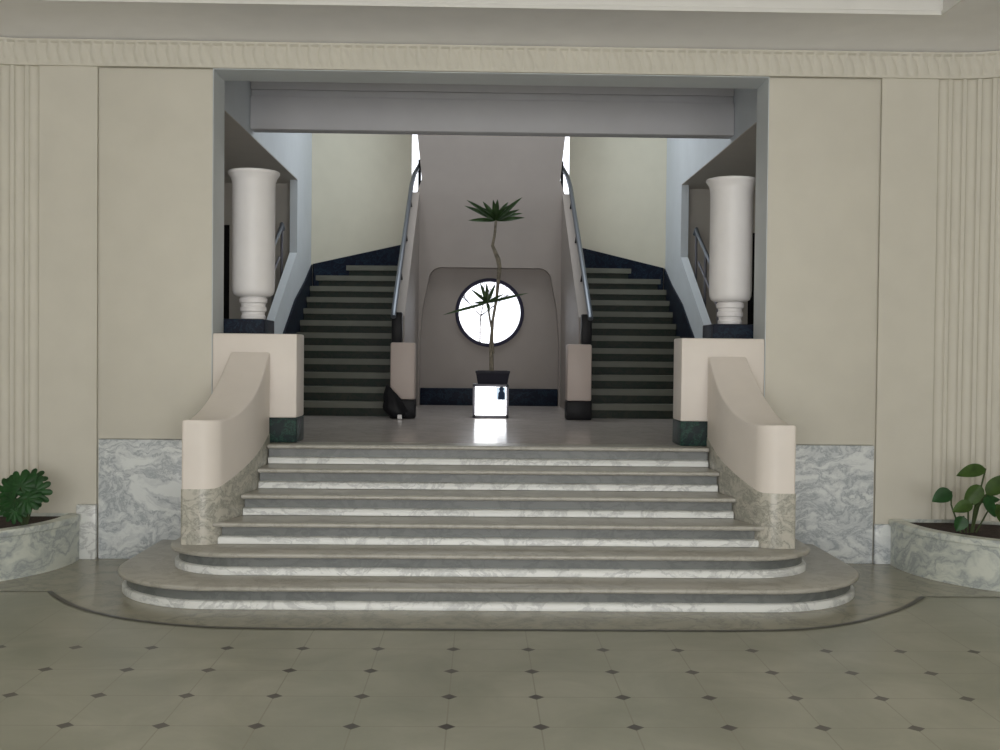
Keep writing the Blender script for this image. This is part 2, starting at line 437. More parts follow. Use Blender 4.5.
# oblique walls at the turn of the upper flights
for s, nm in ((-1, 'wall_turn_left'), (1, 'wall_turn_right')):
    a = Vector((AX*0.6+s*HX, 14.35)); b = Vector((AX+s*1.10, 15.2))
    d = (b-a).normalized(); n = Vector((-d.y, d.x)); n = n if n.y > 0 else -n
    poly = [tuple(a), tuple(b), tuple(b+n*0.15), tuple(a+n*0.15)]
    bm = bmesh.new(); prism(bm, poly, LZ, HZ, 'z')
    struct(nm, bm, M['hall'], label='pale plaster wall at the turn of upper stairs', cat='wall')
# roof of the hall, vestibule ceiling, passage ceilings and end walls
bm = bmesh.new(); box(bm, -2.5, 2.6, 10.5, 16.2, HZ, HZ+0.1); struct('ceiling_hall', bm, M['hall'])
bm = bmesh.new(); box(bm, -2.4, 2.5, 8.69, 10.52, 4.19, 4.29); struct('ceiling_vestibule', bm, M['beam'])
bm = bmesh.new(); box(bm, -4.2, -2.312, 8.69, 13.248, 3.682, 3.6895); box(bm, 2.372, 4.3, 8.69, 13.248, 3.682, 3.6895); box(bm, -4.2, -2.405, 8.69, 13.7, 3.6905, 3.8); box(bm, 2.465, 4.3, 8.69, 13.7, 3.6905, 3.8); struct('ceiling_passage', bm, M['dim'])
bm = bmesh.new(); box(bm, -4.2, -3.21, 13.6, 13.7, 3.17, 3.69); box(bm, -3.21, -2.405, 13.6, 13.7, LZ, 3.69); box(bm, -4.2, -4.0, 8.69, 13.7, LZ, 3.69)
box(bm, 3.29, 4.3, 13.6, 13.7, 3.15, 3.69); box(bm, 2.465, 3.29, 13.6, 13.7, LZ, 3.69); box(bm, 4.1, 4.3, 8.69, 13.7, LZ, 3.69)
struct('wall_passage', bm, M['dim'])
def passage_door(nm, x0, x1, hx):
    bm = bmesh.new(); box(bm, x0, x1, 13.62, 13.67, LZ, 3.17, 0.01)
    for (a, b) in ((1.05, 1.85), (2.0, 2.95)): box(bm, x0+0.12, x1-0.12, 13.605, 13.63, a, b, 0.01)
    d = struct(nm, bm, M['black'], label='black door at the end of the side passage', cat='door')
    bm = bmesh.new(); tube(bm, [(hx, 13.60, 1.95), (hx, 13.55, 1.95), (hx+0.1, 13.55, 1.95)], 0.012); obj('door_handle', bm, M['metal'], d, 60)
passage_door('door_1', -4.0, -3.21, -3.40); passage_door('door_2', 3.29, 4.1, 3.38)
# boxed beam across the hall
bm = bmesh.new()
bx0, bx1 = AX*0.6-HX+0.005, AX*0.6+HX-0.005
box(bm, bx0, bx1, 10.5, 10.68, 3.735, 4.045, 0.004)
box(bm, bx0, bx1, 10.535, 10.67, 4.045, 4.12, 0.012)
box(bm, bx0, bx1, 10.52, 10.66, 4.12, HZ)
struct('beam_hall', bm, M['beam'], smooth=30, label='grey boxed beam spanning the stair hall under the ceiling', cat='beam')
# rear wall with the tall window behind the central wall
bm = bmesh.new()
WX0, WX1 = AX-1.65, AX+1.65
box(bm, -2.5, WX0, 15.9, 16.1, LZ, HZ); box(bm, WX1, 2.6, 15.9, 16.1, LZ, HZ); box(bm, WX0, WX1, 15.9, 16.1, LZ, 1.25); box(bm, WX0, WX1, 15.9, 16.1, 6.0, HZ)
box(bm, -2.5, -2.35, 14.45, 15.9, LZ, HZ); box(bm, 2.45, 2.6, 14.45, 15.9, LZ, HZ)
struct('wall_rear', bm, M['hall'])
bm = bmesh.new()
for a in ((WX0, WX0+0.06, 1.25, 6.0), (WX1-0.06, WX1, 1.25, 6.0), (WX0, WX1, 1.25, 1.31), (WX0, WX1, 5.94, 6.0)): box(bm, a[0], a[1], 15.95, 16.02, a[2], a[3], 0.005)
w1 = struct('window_1', bm, M['rim'], label='tall bright window behind the central wall, seen as two slits', cat='window')
bm = bmesh.new(); box(bm, WX0+0.06, WX1-0.06, 15.98, 15.99, 1.31, 5.94); obj('pane', bm, M['glass'], w1)

# ------------------------------------------------------------------ central wall with niche and porthole
CY = 14.40
hw = 0.945
def niche_poly():
    L = []
    hb, ht, zt, r = 0.965-0.02, 0.815, 2.735, 0.17
    hb = 0.925
    # right bottom up to the rounded top and down the left side
    right = [(AX+hb, LZ), (AX+hb, 1.75), (AX+hb-0.035, 2.2)]
    rc = [(AX+ht-r+r*math.cos(t), zt-r+r*math.sin(t)) for t in [PI/2*i/10 for i in range(11)]]
    lc = [(2*AX-x, z) for x, z in rc[::-1]]
    left = [(2*AX-x, z) for x, z in right[::-1]]
    return right + rc + lc + left
bm = bmesh.new()
npoly = niche_poly()
outer_poly = [(AX-hw-0.04, LZ)] + [(AX-hw, LZ+0.01)][:0] + [(AX-hw-0.04, 3.70), (AX-0.915, 3.90), (AX-0.985, 4.55), (AX-0.985, HZ), (AX+0.985, HZ), (AX+0.985, 4.55), (AX+0.915, 3.90), (AX+hw+0.04, 3.70), (AX+hw+0.04, LZ)]
prism(bm, outer_poly + npoly, CY, CY+0.14, 'y')
wc = struct('wall_centre', bm, M['tan'], smooth=30, label='taupe central wall between the two upper flights', cat='wall')
PR, PZ = 0.425, 2.145
bm = bmesh.new()
def ringwall(bm, y, flip):
    n = 64; inn = []; out = []
    x0, x1, z0, z1 = AX-0.98, AX+0.98, LZ, 2.95
    for i in range(n):
        a = 2*PI*(i+0.5)/n; c, s = math.cos(a), math.sin(a)
        inn.append((AX+PR*c, y, PZ+PR*s))
        t = min(((x1-AX) if c > 0 else (AX-x0))/abs(c), ((z1-PZ) if s > 0 else (PZ-z0))/abs(s))
        out.append((AX+t*c, y, PZ+t*s))
    return grid(bm, [inn, out], close=True)
A = ringwall(bm, CY+0.145, 0); B = ringwall(bm, CY+0.27, 1)
for r in (0, 1):
    n = len(A[r])
    for i in range(n): bm.faces.new((A[r][i], A[r][(i+1) % n], B[r][(i+1) % n], B[r][i]))
obj('niche_back', bm, M['tan'], wc)
bm = bmesh.new()
rows = []
for i in range(64):
    a = 2*PI*i/64; row = []
    for (r, y) in ((PR-0.012, CY+0.10), (PR+0.03, CY+0.10), (PR+0.036, CY+0.115), (PR+0.036, CY+0.15), (PR-0.012, CY+0.15)):
        row.append((AX+r*math.cos(a), y, PZ+r*math.sin(a)))
    rows.append(row)
rows.append(rows[0]); grid(bm, rows, close=True); bmesh.ops.remove_doubles(bm, verts=bm.verts, dist=1e-5)
w2 = struct('window_2', bm, M['rim'], smooth=40, label='round porthole window with a dark rim', cat='window')
bm = bmesh.new(); cs = [(AX+PR*math.cos(2*PI*i/64), PZ+PR*math.sin(2*PI*i/64)) for i in range(64)]
prism(bm, cs, CY+0.12, CY+0.128, 'y'); obj('pane', bm, M['glass'], w2)
bm = bmesh.new(); box(bm, AX-0.92, AX+0.92, CY+0.09, CY+0.14, LZ, 1.13, 0.008); struct('baseboard_centre', bm, M['navy'], smooth=30)

# ------------------------------------------------------------------ upper flights
def flight(s):
    side = 'left' if s < 0 else 'right'
    t = thing('stair_flight', (AX+s*1.6, 13, LZ), 'upper flight of dark steps curving up the %s of the porthole' % side, 'staircase', None)
    rr, tt = 0.155, 0.25
    xi = AX + s*1.075
    xo0 = AX*0.6 + s*(HX-0.024)
    a = Vector((AX*0.6+s*HX, 14.35)); b = Vector((AX+s*1.10, 15.2))
    def xo(y):
        if y <= 14.33: return xo0
        u = (y-14.35)/(15.2-14.35); return a.x+(b.x-a.x)*min(1, u) - s*0.05
    for k in range(12):
        y0 = Y_ST + tt*k; z1 = LZ + rr*(k+1); z0 = LZ if k < 1 else z1 - rr - 0.02
        y1 = y0+tt+0.02 if k < 11 else 15.05
        tilt = max(0, (k-8))*0.018
        def stepbox(bm, ya, yb, za, zb, mi):
            ya2 = ya
            p = [(xi, ya-tilt), (xo(ya2), ya2), (xo(yb), yb), (xi, yb)]
            if s < 0: p = p[::-1]
            prism(bm, p, za, zb, 'z', mi)
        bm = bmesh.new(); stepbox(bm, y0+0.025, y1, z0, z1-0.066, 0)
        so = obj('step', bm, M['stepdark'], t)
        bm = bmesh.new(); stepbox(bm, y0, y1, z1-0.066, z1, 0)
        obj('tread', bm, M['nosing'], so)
    # skirting on the side wall and on the oblique wall
    bm = bmesh.new()
    xs0, xs1 = AX*0.6+s*(HX-0.003), AX*0.6+s*(HX-0.02)
    prism(bm, [(11.5, 0.95), (11.5, 1.36), (12.7, 2.02), (13.06, 2.22), (13.8, 2.50), (14.335, 2.745), (14.335, 2.3), (12.0, 0.95)], min(xs0, xs1)+0.0, max(xs0, xs1), 'x')
    obj('skirting', bm, M['navy'], t)
    bm = bmesh.new(); d = (b-a).normalized(); n = Vector((d.y, -d.x)); n = n if n.y < 0 else -n
    q = [a + n*0.018, b + n*0.018]
    a_ = a + d*0.02 + n*0.004; b_ = b - d*0.03 + n*0.004
    lo = [(a_.x, a_.y, 2.3), (b_.x, b_.y, 2.65), (b_.x, b_.y, 3.13), (a_.x, a_.y, 2.755)]
    hi = [(x+n.x*0.03, y+n.y*0.03, z) for x, y, z in lo]
    lv = [bm.verts.new(p) for p in lo]; hv = [bm.verts.new(p) for p in hi]
    bm.faces.new(lv); bm.faces.new(hv[::-1])
    for i in range(4): bm.faces.new((lv[i], lv[(i+1) % 4], hv[(i+1) % 4], hv[i]))
    obj('skirting', bm, M['navy'], t)
    # string wall on the inner side
    bm = bmesh.new()
    x0, x1 = sorted((AX+s*1.07, AX+s*0.945))
    prism(bm, [(11.765, LZ), (11.765, 2.00), (14.39, 3.72), (14.39, LZ)], x0, x1, 'x')
    sw = obj('string_wall', bm, M['tan'], t); sw['label'] = 'taupe string wall'
    return t
fl = flight(-1); fr = flight(1)
# newel pillars
def newel(s):
    side = 'left' if s < 0 else 'right'
    cx = AX + s*0.945 if s < 0 else AX + s*0.935
    t = thing('newel_pillar', (cx, 11.62, LZ), 'squat taupe newel pillar at foot of the %s upper flight' % side, 'pillar')
    bm = bmesh.new(); box(bm, cx-0.13, cx+0.13, 11.5, 11.755, LZ+0.2, 1.705, 0.02); obj('shaft', bm, M['pale2'], t, 40)
    bm = bmesh.new(); box(bm, cx-0.135, cx+0.135, 11.49, 11.76, LZ+0.002, LZ+0.2, 0.012); obj('base', bm, M['black'], t, 40)
    return t
M['pale2'] = paint('taupe_pillar_plaster', (0.53, 0.45, 0.41), 0.5)
newel(-1); newel(1)
# steel handrails with a black end post
def handrail(s):
    side = 'left' if s < 0 else 'right'
    x = AX + s*1.045
    t = thing('stair_handrail', (x, 11.62, 1.705), 'steel handrail with black end post, rising from the %s newel' % side, 'handrail')
    bm = bmesh.new(); box(bm, x-0.055+(-s)*0.03, x+0.055+(-s)*0.03, 11.58, 11.72, 1.706, 2.03, 0.012); obj('end_post', bm, M['black'], t, 40)
    bm = bmesh.new()
    z = lambda y: 2.06 + 0.645*(y-11.6)
    pts = [(x, 11.50, z(11.50)-0.02), (x, 11.56, z(11.56))] + [(x, y, z(y)) for y in (12.2, 13, 13.8, 14.3)] + [(x-s*0.02, 14.6, z(14.6)), (x-s*0.10, 14.95, z(14.9)+0.04), (x-s*0.2, 15.2, z(15.1)+0.1)]
    tube(bm, pts, 0.029, 10); obj('rail', bm, M['metal'], t, 60)
    for y in (12.4, 13.2, 14.0):
        bm = bmesh.new(); tube(bm, [(x, y, z(y)-0.01), (x-s*0.02, y, 2.0+0.654*(y-11.765)+0.012)], 0.012, 8); obj('bracket', bm, M['black'], t, 60)
    for yy, hh in ((14.75, 0.30),):
        bm = bmesh.new(); tube(bm, [(x-s*0.08, yy, z(yy)-0.4), (x-s*0.08, yy, z(yy)+0.12)], 0.02, 8); obj('baluster', bm, M['black'], t, 60)
    return t
handrail(-1); handrail(1)
# handrails of the side passages, rising along the parapets
def side_rail(s):
    side = 'left' if s < 0 else 'right'
    x = AX*0.6 + s*(HX+0.15)
    t = thing('passage_railing', (x, 12, LZ), 'grey metal railing in the side passage behind the %s tall lamp' % side, 'railing')
    z = lambda y: 3.12 + 0.54*(y-13.1)
    bm = bmesh.new(); tube(bm, [(x, 11.0, z(11.0)), (x, 12.9, z(12.9)), (x, 13.05, z(13.05)+0.03), (x, 13.15, z(13.1)-0.05)], 0.024, 8); obj('rail', bm, M['metal'], t, 60)
    bm = bmesh.new(); tube(bm, [(x, 11.0, z(11.0)-0.3), (x, 12.9, z(12.9)-0.3)], 0.014, 8); obj('rail', bm, M['casing'], t, 60)
    for y in (11.1, 11.8, 12.5, 13.05):
        bm = bmesh.new(); tube(bm, [(x, y, LZ), (x, y, z(y))], 0.016, 8); obj('post', bm, M['casing'], t, 60)
side_rail(-1); side_rail(1)

# ------------------------------------------------------------------ parapets beside the landing, dark plinths, lamps
def parapet(s):
    side = 'left' if s < 0 else 'right'
    xo, xi = s*2.119, s*1.475
    t = thing('parapet_wall', (s*1.8, 8.45, LZ), 'pale parapet block on dark base, %s side of landing edge' % side, 'parapet')
    bm = bmesh.new(); box(bm, *sorted((xo, xi)), 8.318, 8.655, LZ+0.19, 1.733, 0.012); obj('body', bm, M['pale'], t, 40)
    bm = bmesh.new(); box(bm, *sorted((xo, xi+s*0.0)), 8.312, 8.66, LZ+0.002, LZ+0.19, 0.006); b = obj('base', bm, M['green'], t, 40); b['label'] = 'dark green marble base'
parapet(-1); parapet(1)
for s in (-1, 1):
    side = 'left' if s < 0 else 'right'
    bm = bmesh.new(); box(bm, *sorted((s*1.80, s*2.26)), 8.70, 9.12, LZ+0.002, 1.855, 0.01)
    o = obj('lamp_plinth', bm, M['navy'], None, 40)
    tag(o, 'dark marble plinth under the %s tall white lamp' % side, 'plinth')
LZ0 = 1.856
def lamp(x, z0, ztop, label):
    t = thing('column_lamp', (x, 8.92, z0), label, 'lamp')
    bm = bmesh.new()
    p = [(0.085, z0), (0.098, z0+0.005), (0.100, z0+0.03), (0.092, z0+0.04), (0.094, z0+0.06), (0.106, z0+0.07), (0.106, z0+0.10), (0.097, z0+0.11), (0.099, z0+0.13), (0.112, z0+0.14), (0.113, z0+0.17), (0.100, z0+0.185)]
    lathe(bm, p, x, 8.92, 40); obj('base', bm, M['white'], t, 40)
    bm = bmesh.new(); h = ztop - z0
    p = [(0.10, z0+0.186), (0.135, z0+0.19), (0.158, z0+0.205), (0.170, z0+0.235), (0.173, z0+0.28), (0.173, ztop-0.13), (0.176, ztop-0.085), (0.185, ztop-0.055), (0.202, ztop-0.03), (0.208, ztop-0.02), (0.208, ztop-0.005), (0.203, ztop), (0.19, ztop), (0.165, ztop-0.05), (0.16, ztop-0.12)]
    lathe(bm, p, x, 8.92, 56); obj('shade', bm, M['white'], t, 40)
    return t
lamp(-1.935, LZ0, 3.062, 'tall white urn shaped column lamp, standing in the opening on the left')
lamp(1.985, LZ0, 3.050, 'tall white urn shaped column lamp, standing in the opening on the right')

# ------------------------------------------------------------------ curved balustrades beside the lower steps
def balustrade(s):
    side = 'left' if s < 0 else 'right'
    t = thing('stair_balustrade', (s*1.95, 7.8, 0.3), 'pale curved balustrade on marble base, %s of the lower steps' % side, 'balustrade')
    YF, YB = BF, BB; xout, xin = bal_out, bal_in
    def ztop(y): u = max(0, (y-YF-0.10)/(YB-YF-0.10)); return 1.135 + 0.455*u**1.7
    def zmid(y): u = max(0, (y-YF-0.05)/(YB-YF)); return 0.675 + 0.31*u
    ys = [YF + 0.11*(1-math.cos(PI/2*i/10)) for i in range(11)] + [YF+0.11+(YB-YF-0.11)*i/30 for i in range(1, 31)]
    def build(z0f, z1f, gr, bev=0.014):
        bm = bmesh.new(); rows = []
        for y in ys:
            xo, xi, a, b = xout(y)+gr, xin(y)-gr, z0f(y), z1f(y)
            yy = y - gr if y < YF+0.2 else y
            e = min(bev, (xo-xi)*0.3)
            rows.append([(s*xo, yy, a), (s*xo, yy, b-e), (s*(xo-e*0.3), yy, b-e*0.3), (s*(xo-e), yy, b), (s*(xi+e), yy, b), (s*(xi+e*0.3), yy, b-e*0.3), (s*xi, yy, b-e), (s*xi, yy, a)])
        vr = grid(bm, rows, close=True)
        bm.faces.new(vr[0][::-1]); bm.faces.new(vr[-1])
        return bm
    obj('body', build(zmid, ztop, 0.0), M['pale'], t, 45)
    b = obj('marble_base', build(lambda y: 0.302, zmid, 0.004, 0.003), M['basemarble'], t, 45); b['label'] = 'grey marble base'
balustrade(-1); balustrade(1)

# ------------------------------------------------------------------ planters in the corners
def planter(s):
    side = 'left' if s < 0 else 'right'
    t = thing('corner_planter', (s*4.0, 7.8, 0), 'rounded marble planter in the %s corner of the lobby' % side, 'planter')
    cx, cy, r = 4.15, 8.15, 1.05
    xw = SX - 0.03
    def outline(off):
        ro = r + off
        a0 = PI - math.asin((W-0.02-cy)/ro); a1 = PI + math.acos((cx-xw)/ro) if xw < cx else 2*PI - math.acos((xw-cx)/ro)
        front = [(cx+ro*math.cos(a0+(a1-a0)*i/48), cy+ro*math.sin(a0+(a1-a0)*i/48)) for i in range(49)]
        cr = CR-0.03
        back = [(CX0+cr*math.sin(th), W-CR+cr*math.cos(th)) for th in [PI/2*(1-i/20) for i in range(1, 21)]]
        return [(s*x, y) for x, y in front + back]
    bm = bmesh.new()
    prof = [(0.0, 0.002), (0.0, 0.30), (0.012, 0.305), (0.014, 0.34), (0.008, 0.35), (-0.09, 0.35), (-0.095, 0.345), (-0.095, 0.29)]
    rows = [[(x, y, z) for x, y in outline(o)] for o, z in prof]
    vr = grid(bm, rows, close=True); bm.faces.new(vr[0][::-1])
    obj('basin', bm, M['planter'], t, 40)
    bm = bmesh.new()
    ol = outline(-0.093); vs = [bm.verts.new((x, y, 0.325)) for x, y in ol]
    f = bm.faces.new(vs); 
    lo = [bm.verts.new((x, y, 0.295)) for x, y in ol]
    for i in range(len(ol)): bm.faces.new((vs[i], vs[(i+1) % len(ol)], lo[(i+1) % len(ol)], lo[i]))
    bmesh.ops.triangulate(bm, faces=[f]); obj('soil', bm, M['soil'], t)
planter(-1); planter(1)

# ------------------------------------------------------------------ leaves
def leaf_mesh(length, width, lobes=0, droop=0.3, fold=0.15, n=14):
    """leaf in local space: base at origin, along +Y, bending down; lobed edge if lobes"""
    bm = bmesh.new(); rows = []
    for i in range(n+1):
        u = i/n
        w = width*0.5*(math.sin(PI*min(1, u**0.75))**0.8 if u < 1 else 0)
        if lobes: w = w*(0.72 + 0.28*abs(math.cos(PI*lobes*u))) if 0.05 < u < 0.95 else w
        w = max(w, width*0.01)
        y = length*u; z = -droop*length*u*u
        rows.append([(-w, y, z+fold*w), (-w*0.5, y, z+fold*w*0.35), (0, y, z-0.003), (w*0.5, y, z+fold*w*0.35), (w, y, z+fold*w)])
    vr = grid(bm, rows)
    r = bmesh.ops.solidify(bm, geom=list(bm.faces), thickness=0.004)
    return bm
def fan_leaf(rad, lobes=9, n=5):
    """deeply cut round leaf lying in the XY plane, stalk at the origin"""
    bm = bmesh.new(); c = bm.verts.new((0, 0, 0)); rim = []
    tot = lobes*6
    for i in range(tot+1):
        a = -0.86*PI + 1.72*PI*i/tot + PI/2
        ph = (i % 6)/6
        rr = rad*(0.62 + 0.38*math.sin(PI*ph)**0.6)*(1.0 - 0.12*abs(i/tot-0.5))
        z = -0.25*rad*(rr/rad)**2
        m = bm.verts.new((0.5*rr*math.cos(a), 0.5*rr*math.sin(a), z*0.25+0.01*math.sin(PI*ph)))
        rim.append((m, bm.verts.new((rr*math.cos(a), rr*math.sin(a), z))))
    for (m0, r0), (m1, r1) in zip(rim, rim[1:]):
        bm.faces.new((c, m0, m1)); bm.faces.new((m0, r0, r1, m1))
    bmesh.ops.solidify(bm, geom=list(bm.faces), thickness=0.004)
    return bm
def place(bm, pos, direction, roll=0.0, normal=None):
    d = Vector(direction).normalized()
    up = Vector(normal) if normal is not None else Vector((0, 0, 1))
    x = d.cross(up); x = x.normalized() if x.length > 1e-3 else Vector((1, 0, 0)); z = x.cross(d)
    m = Matrix(((x.x, d.x, z.x), (x.y, d.y, z.y), (x.z, d.z, z.z))).to_4x4()
    bm.transform(Matrix.Translation(pos) @ m @ Matrix.Rotation(roll, 4, 'Y')); return bm

# left corner plant: cluster of deeply cut leaves
PY = 7.80
bp = (-3.34, PY, 0.326)
tl = thing('split_leaf_plant', bp, 'bushy dark green plant with split leaves in the left corner planter', 'plant')
spec = [  # position of the leaf base, facing normal, growth direction, size
 ((-3.345, 7.72, 0.60), (0.1, -0.8, 0.55), (0.1, 0.3, 1), 0.125),
 ((-3.42, 7.74, 0.56), (-0.4, -0.8, 0.4), (-0.7, 0.1, 0.8), 0.115),
 ((-3.26, 7.74, 0.565), (0.5, -0.8, 0.35), (0.9, 0.1, 0.55), 0.115),
 ((-3.37, 7.68, 0.51), (-0.1, -0.9, 0.35), (-0.2, -0.1, -0.4), 0.125),
 ((-3.29, 7.68, 0.52), (0.3, -0.9, 0.3), (0.5, -0.2, -0.3), 0.105),
 ((-3.43, 7.72, 0.48), (-0.5, -0.8, 0.2), (-0.8, -0.2, -0.3), 0.09),
 ((-3.33, 7.86, 0.62), (0.0, -0.6, 0.75), (0.0, 0.5, 0.9), 0.11),
 ((-3.36, 7.66, 0.44), (0.1, -0.9, 0.3), (0.0, -0.3, -0.8), 0.085)]
for p, nrm, d, r in spec:
    p = (p[0]+0.025, p[1], p[2]+0.02); bm = fan_leaf(r*1.08); place(bm, p, d, 0, nrm); obj('leaf', bm, M['leaf_dark'], tl, 30)
    bm = bmesh.new(); q = Vector(p); b0 = Vector((bp[0]+(p[0]-bp[0])*0.2, PY+0.02, 0.328)); m = (q+b0)/2 + Vector((0, 0.05, 0.03))
    tube(bm, [b0, m, q], 0.007, 6); obj('stalk', bm, M['stem'], tl, 60)

# right corner plant: sparse broad leaves on long stalks
br = (3.50, PY, 0.326)
tR = thing('broad_leaf_plant', br, 'sparse plant with broad green leaves in the right corner planter', 'plant')
specR = [ # base of blade, direction, length, width, normal, mat
 ((3.34, 7.75, 0.635), (-1.0, -0.1, -0.45), 0.155, 0.115, (0.2, -0.8, 0.6), 'leaf_dark'),
 ((3.60, 7.78, 0.80), (-1.0, 0.0, -0.18), 0.21, 0.11, (0.1, -0.75, 0.65), 'leaf_mid'),
 ((3.58, 7.72, 0.62), (0.75, -0.1, 0.7), 0.23, 0.12, (-0.3, -0.85, 0.4), 'leaf_mid'),
 ((3.56, 7.76, 0.68), (-0.6, -0.1, -0.75), 0.20, 0.12, (0.0, -0.9, 0.4), 'leaf_mid'),
 ((3.55, 7.70, 0.60), (0.55, -0.1, -0.75), 0.17, 0.10, (0.2, -0.9, 0.4), 'leaf_dark'),
 ((3.56, 7.80, 0.565), (1.0, 0.0, 0.12), 0.17, 0.08, (0.1, -0.8, 0.6), 'leaf_dark'),
 ((3.49, 7.74, 0.55), (-1.0, 0.0, -0.35), 0.15, 0.10, (0.0, -0.8, 0.6), 'leaf_mid'),
 ((3.42, 7.72, 0.46), (-0.4, -0.1, -0.8), 0.12, 0.10, (0.0, -0.9, 0.4), 'leaf_dark'),
 ((3.66, 7.72, 0.55), (0.3, -0.1, -0.9), 0.15, 0.09, (0.1, -0.9, 0.4), 'leaf_mid')]
for p, d, l, w, nrm, mt in specR:
    bm = leaf_mesh(l, w, 0, 0.15, 0.2); place(bm, p, d, 0, nrm); obj('leaf', bm, M[mt], tR, 60)
    bm = bmesh.new(); q = Vector(p); b0 = Vector((br[0]+(p[0]-br[0])*0.35, PY+0.02, 0.328)); m = (q+b0)/2 + Vector(((p[0]-br[0])*0.15, 0.03, 0.05))
    tube(bm, [b0, m, q], 0.006, 6); obj('stalk', bm, M['stem'], tR, 60)

# ------------------------------------------------------------------ glowing box, pot and dracaena on the landing
bx = 0.045
t = thing('glowing_box', (bx, 11.85, LZ), 'low metal box with glowing white front, standing on the landing below porthole', 'box')
bm = bmesh.new()
x0, x1, y0, y1, z0, z1 = bx-0.195, bx+0.195, 11.70, 12.05, LZ+0.002, 1.265
fw = 0.028
box(bm, x0, x1, y0+0.02, y1, z0, z1, 0.006)
for a in ((x0, x0+fw, z0, z1), (x1-fw, x1, z0, z1), (x0, x1, z0, z0+0.03), (x0, x1, z1-fw, z1)): box(bm, a[0], a[1], y0, y0+0.03, a[2], a[3], 0.003)
obj('casing', bm, M['casing'], t, 40)
bm = bmesh.new(); box(bm, x0+fw, x1-fw, y0+0.012, y0+0.0205, z0+0.03, z1-fw, 0.0); p = obj('glowing_panel', bm, M['panel_glow'], t); p['label'] = 'glowing white front panel'
fx = x1-0.078
bm = bmesh.new(); box(bm, fx-0.055, x1-fw-0.002, y0+0.0105, y0+0.0118, 1.095, z1-fw-0.002); obj('pale_patch', bm, M['patch'], p)['label'] = 'pale blue corner patch of the panel'
bm = bmesh.new()
lathe(bm, [(0.012, 1.195), (0.024, 1.20), (0.027, 1.215), (0.02, 1.234), (0.006, 1.24)], 0, 0, 12)
bm.transform(Matrix.Translation((fx, y0+0.0095, 0)) @ Matrix.Diagonal((1, 0.04, 1, 1)))
prism(bm, [(fx-0.04, 1.10), (fx+0.036, 1.10), (fx+0.036, 1.17), (fx+0.016, 1.197), (fx-0.016, 1.197), (fx-0.034, 1.17)], y0+0.0088, y0+0.0104, 'y')
obj('dark_figure', bm, M['fig'], p, 40)['label'] = 'small dark figure on the panel'
t = thing('potted_dracaena', (bx+0.02, 11.87, 1.266), 'tall thin dracaena in black square pot, standing on the glowing box', 'plant')
bm = bmesh.new()
def frus(bm, cx, cy, r0, r1, z0, z1, flip=False):
    lo = [(cx-r0, cy-r0*0.85, z0), (cx+r0, cy-r0*0.85, z0), (cx+r0, cy+r0*0.85, z0), (cx-r0, cy+r0*0.85, z0)]
    hi = [(cx-r1, cy-r1*0.85, z1), (cx+r1, cy-r1*0.85, z1), (cx+r1, cy+r1*0.85, z1), (cx-r1, cy+r1*0.85, z1)]
    return lo, hi
px_, py_ = bx+0.02, 11.87
lo, hi = frus(bm, px_, py_, 0.16, 0.182, 1.267, 1.385); _, hi2 = frus(bm, px_, py_, 0.16, 0.187, 1.267, 1.40)
_, hi3 = frus(bm, px_, py_, 0.16, 0.187, 0, 1.41); _, hi4 = frus(bm, px_, py_, 0, 0.165, 0, 1.41); _, hi5 = frus(bm, px_, py_, 0, 0.162, 0, 1.375)
vr = grid(bm, [lo, hi, [(x, y, 1.387) for x, y, z in hi2], hi3, hi4, hi5], close=True); bm.faces.new(vr[0][::-1]); bm.faces.new(vr[-1])
obj('pot', bm, M['pot'], t, 30)
bm = bmesh.new(); lo, hi = frus(bm, px_, py_, 0.158, 0.158, 1.377, 1.39); vr = grid(bm, [lo, hi], close=True); bm.faces.new(vr[0][::-1]); bm.faces.new(vr[-1]); obj('soil', bm, M['soil'], t)
k = 11.87/11.7
tp = [(0.055, 1.375), (0.045, 1.70), (0.06, 1.95), (0.10, 2.20), (0.128, 2.53), (0.11, 2.62), (0.05, 2.76), (0.072, 2.88), (0.085, 3.03)]
bm = bmesh.new(); tube(bm, [(x*k, 11.87, 1.6+(z-1.6)*k) for x, z in tp], [0.026, 0.022, 0.016, 0.016, 0.024, 0.026, 0.018, 0.014, 0.014], 10); obj('trunk', bm, M['bark'], t, 60)
sp = [(0.07, 1.60), (0.05, 1.85), (0.02, 2.02), (0.0, 2.14)]
bm = bmesh.new(); tube(bm, [(x*k, 11.84, 1.6+(z-1.6)*k) for x, z in sp], [0.013, 0.011, 0.011, 0.012], 8); obj('side_shoot', bm, M['bark'], t, 60)
def strap(c, d, L, w, droop, mat='leaf_strap'):
    bm = leaf_mesh(L, w, 0, droop, 0.25, 12); place(bm, c, d, 0, (0.15*random.uniform(-1, 1), -0.9, 0.6)); obj('leaf', bm, M[mat], t, 60)
top = Vector((0.085*k, 11.87, 1.6+1.43*k))
for d, L, dr in [((-1, -0.1, 0.75), 0.37, 0.10), ((-1, -0.2, 0.50), 0.36, 0.1), ((-1, 0.1, 0.02), 0.29, 0.02), ((-0.55, -0.3, 0.8), 0.24, 0.1),
                 ((1, -0.1, 0.55), 0.27, 0.1), ((0.9, -0.15, 0.85), 0.36, 0.05), ((1, 0.15, 0.42), 0.30, 0.15), ((1, -0.1, 0.10), 0.30, 0.0),
                 ((0.05, -0.3, 1), 0.22, 0.05), ((-0.12, -0.6, 0.9), 0.22, 0.2), ((0.3, -0.8, 0.6), 0.26, 0.3), ((-0.35, -0.8, 0.5), 0.27, 0.3),
                 ((0.2, 0.8, 0.7), 0.28, 0.2), ((-0.4, 0.8, 0.6), 0.28, 0.2), ((0.5, 0.3, 0.9), 0.26, 0.1), ((-0.6, 0.2, 0.55), 0.25, 0.1)]:
    strap(top, d, L*1.05, 0.062, dr)
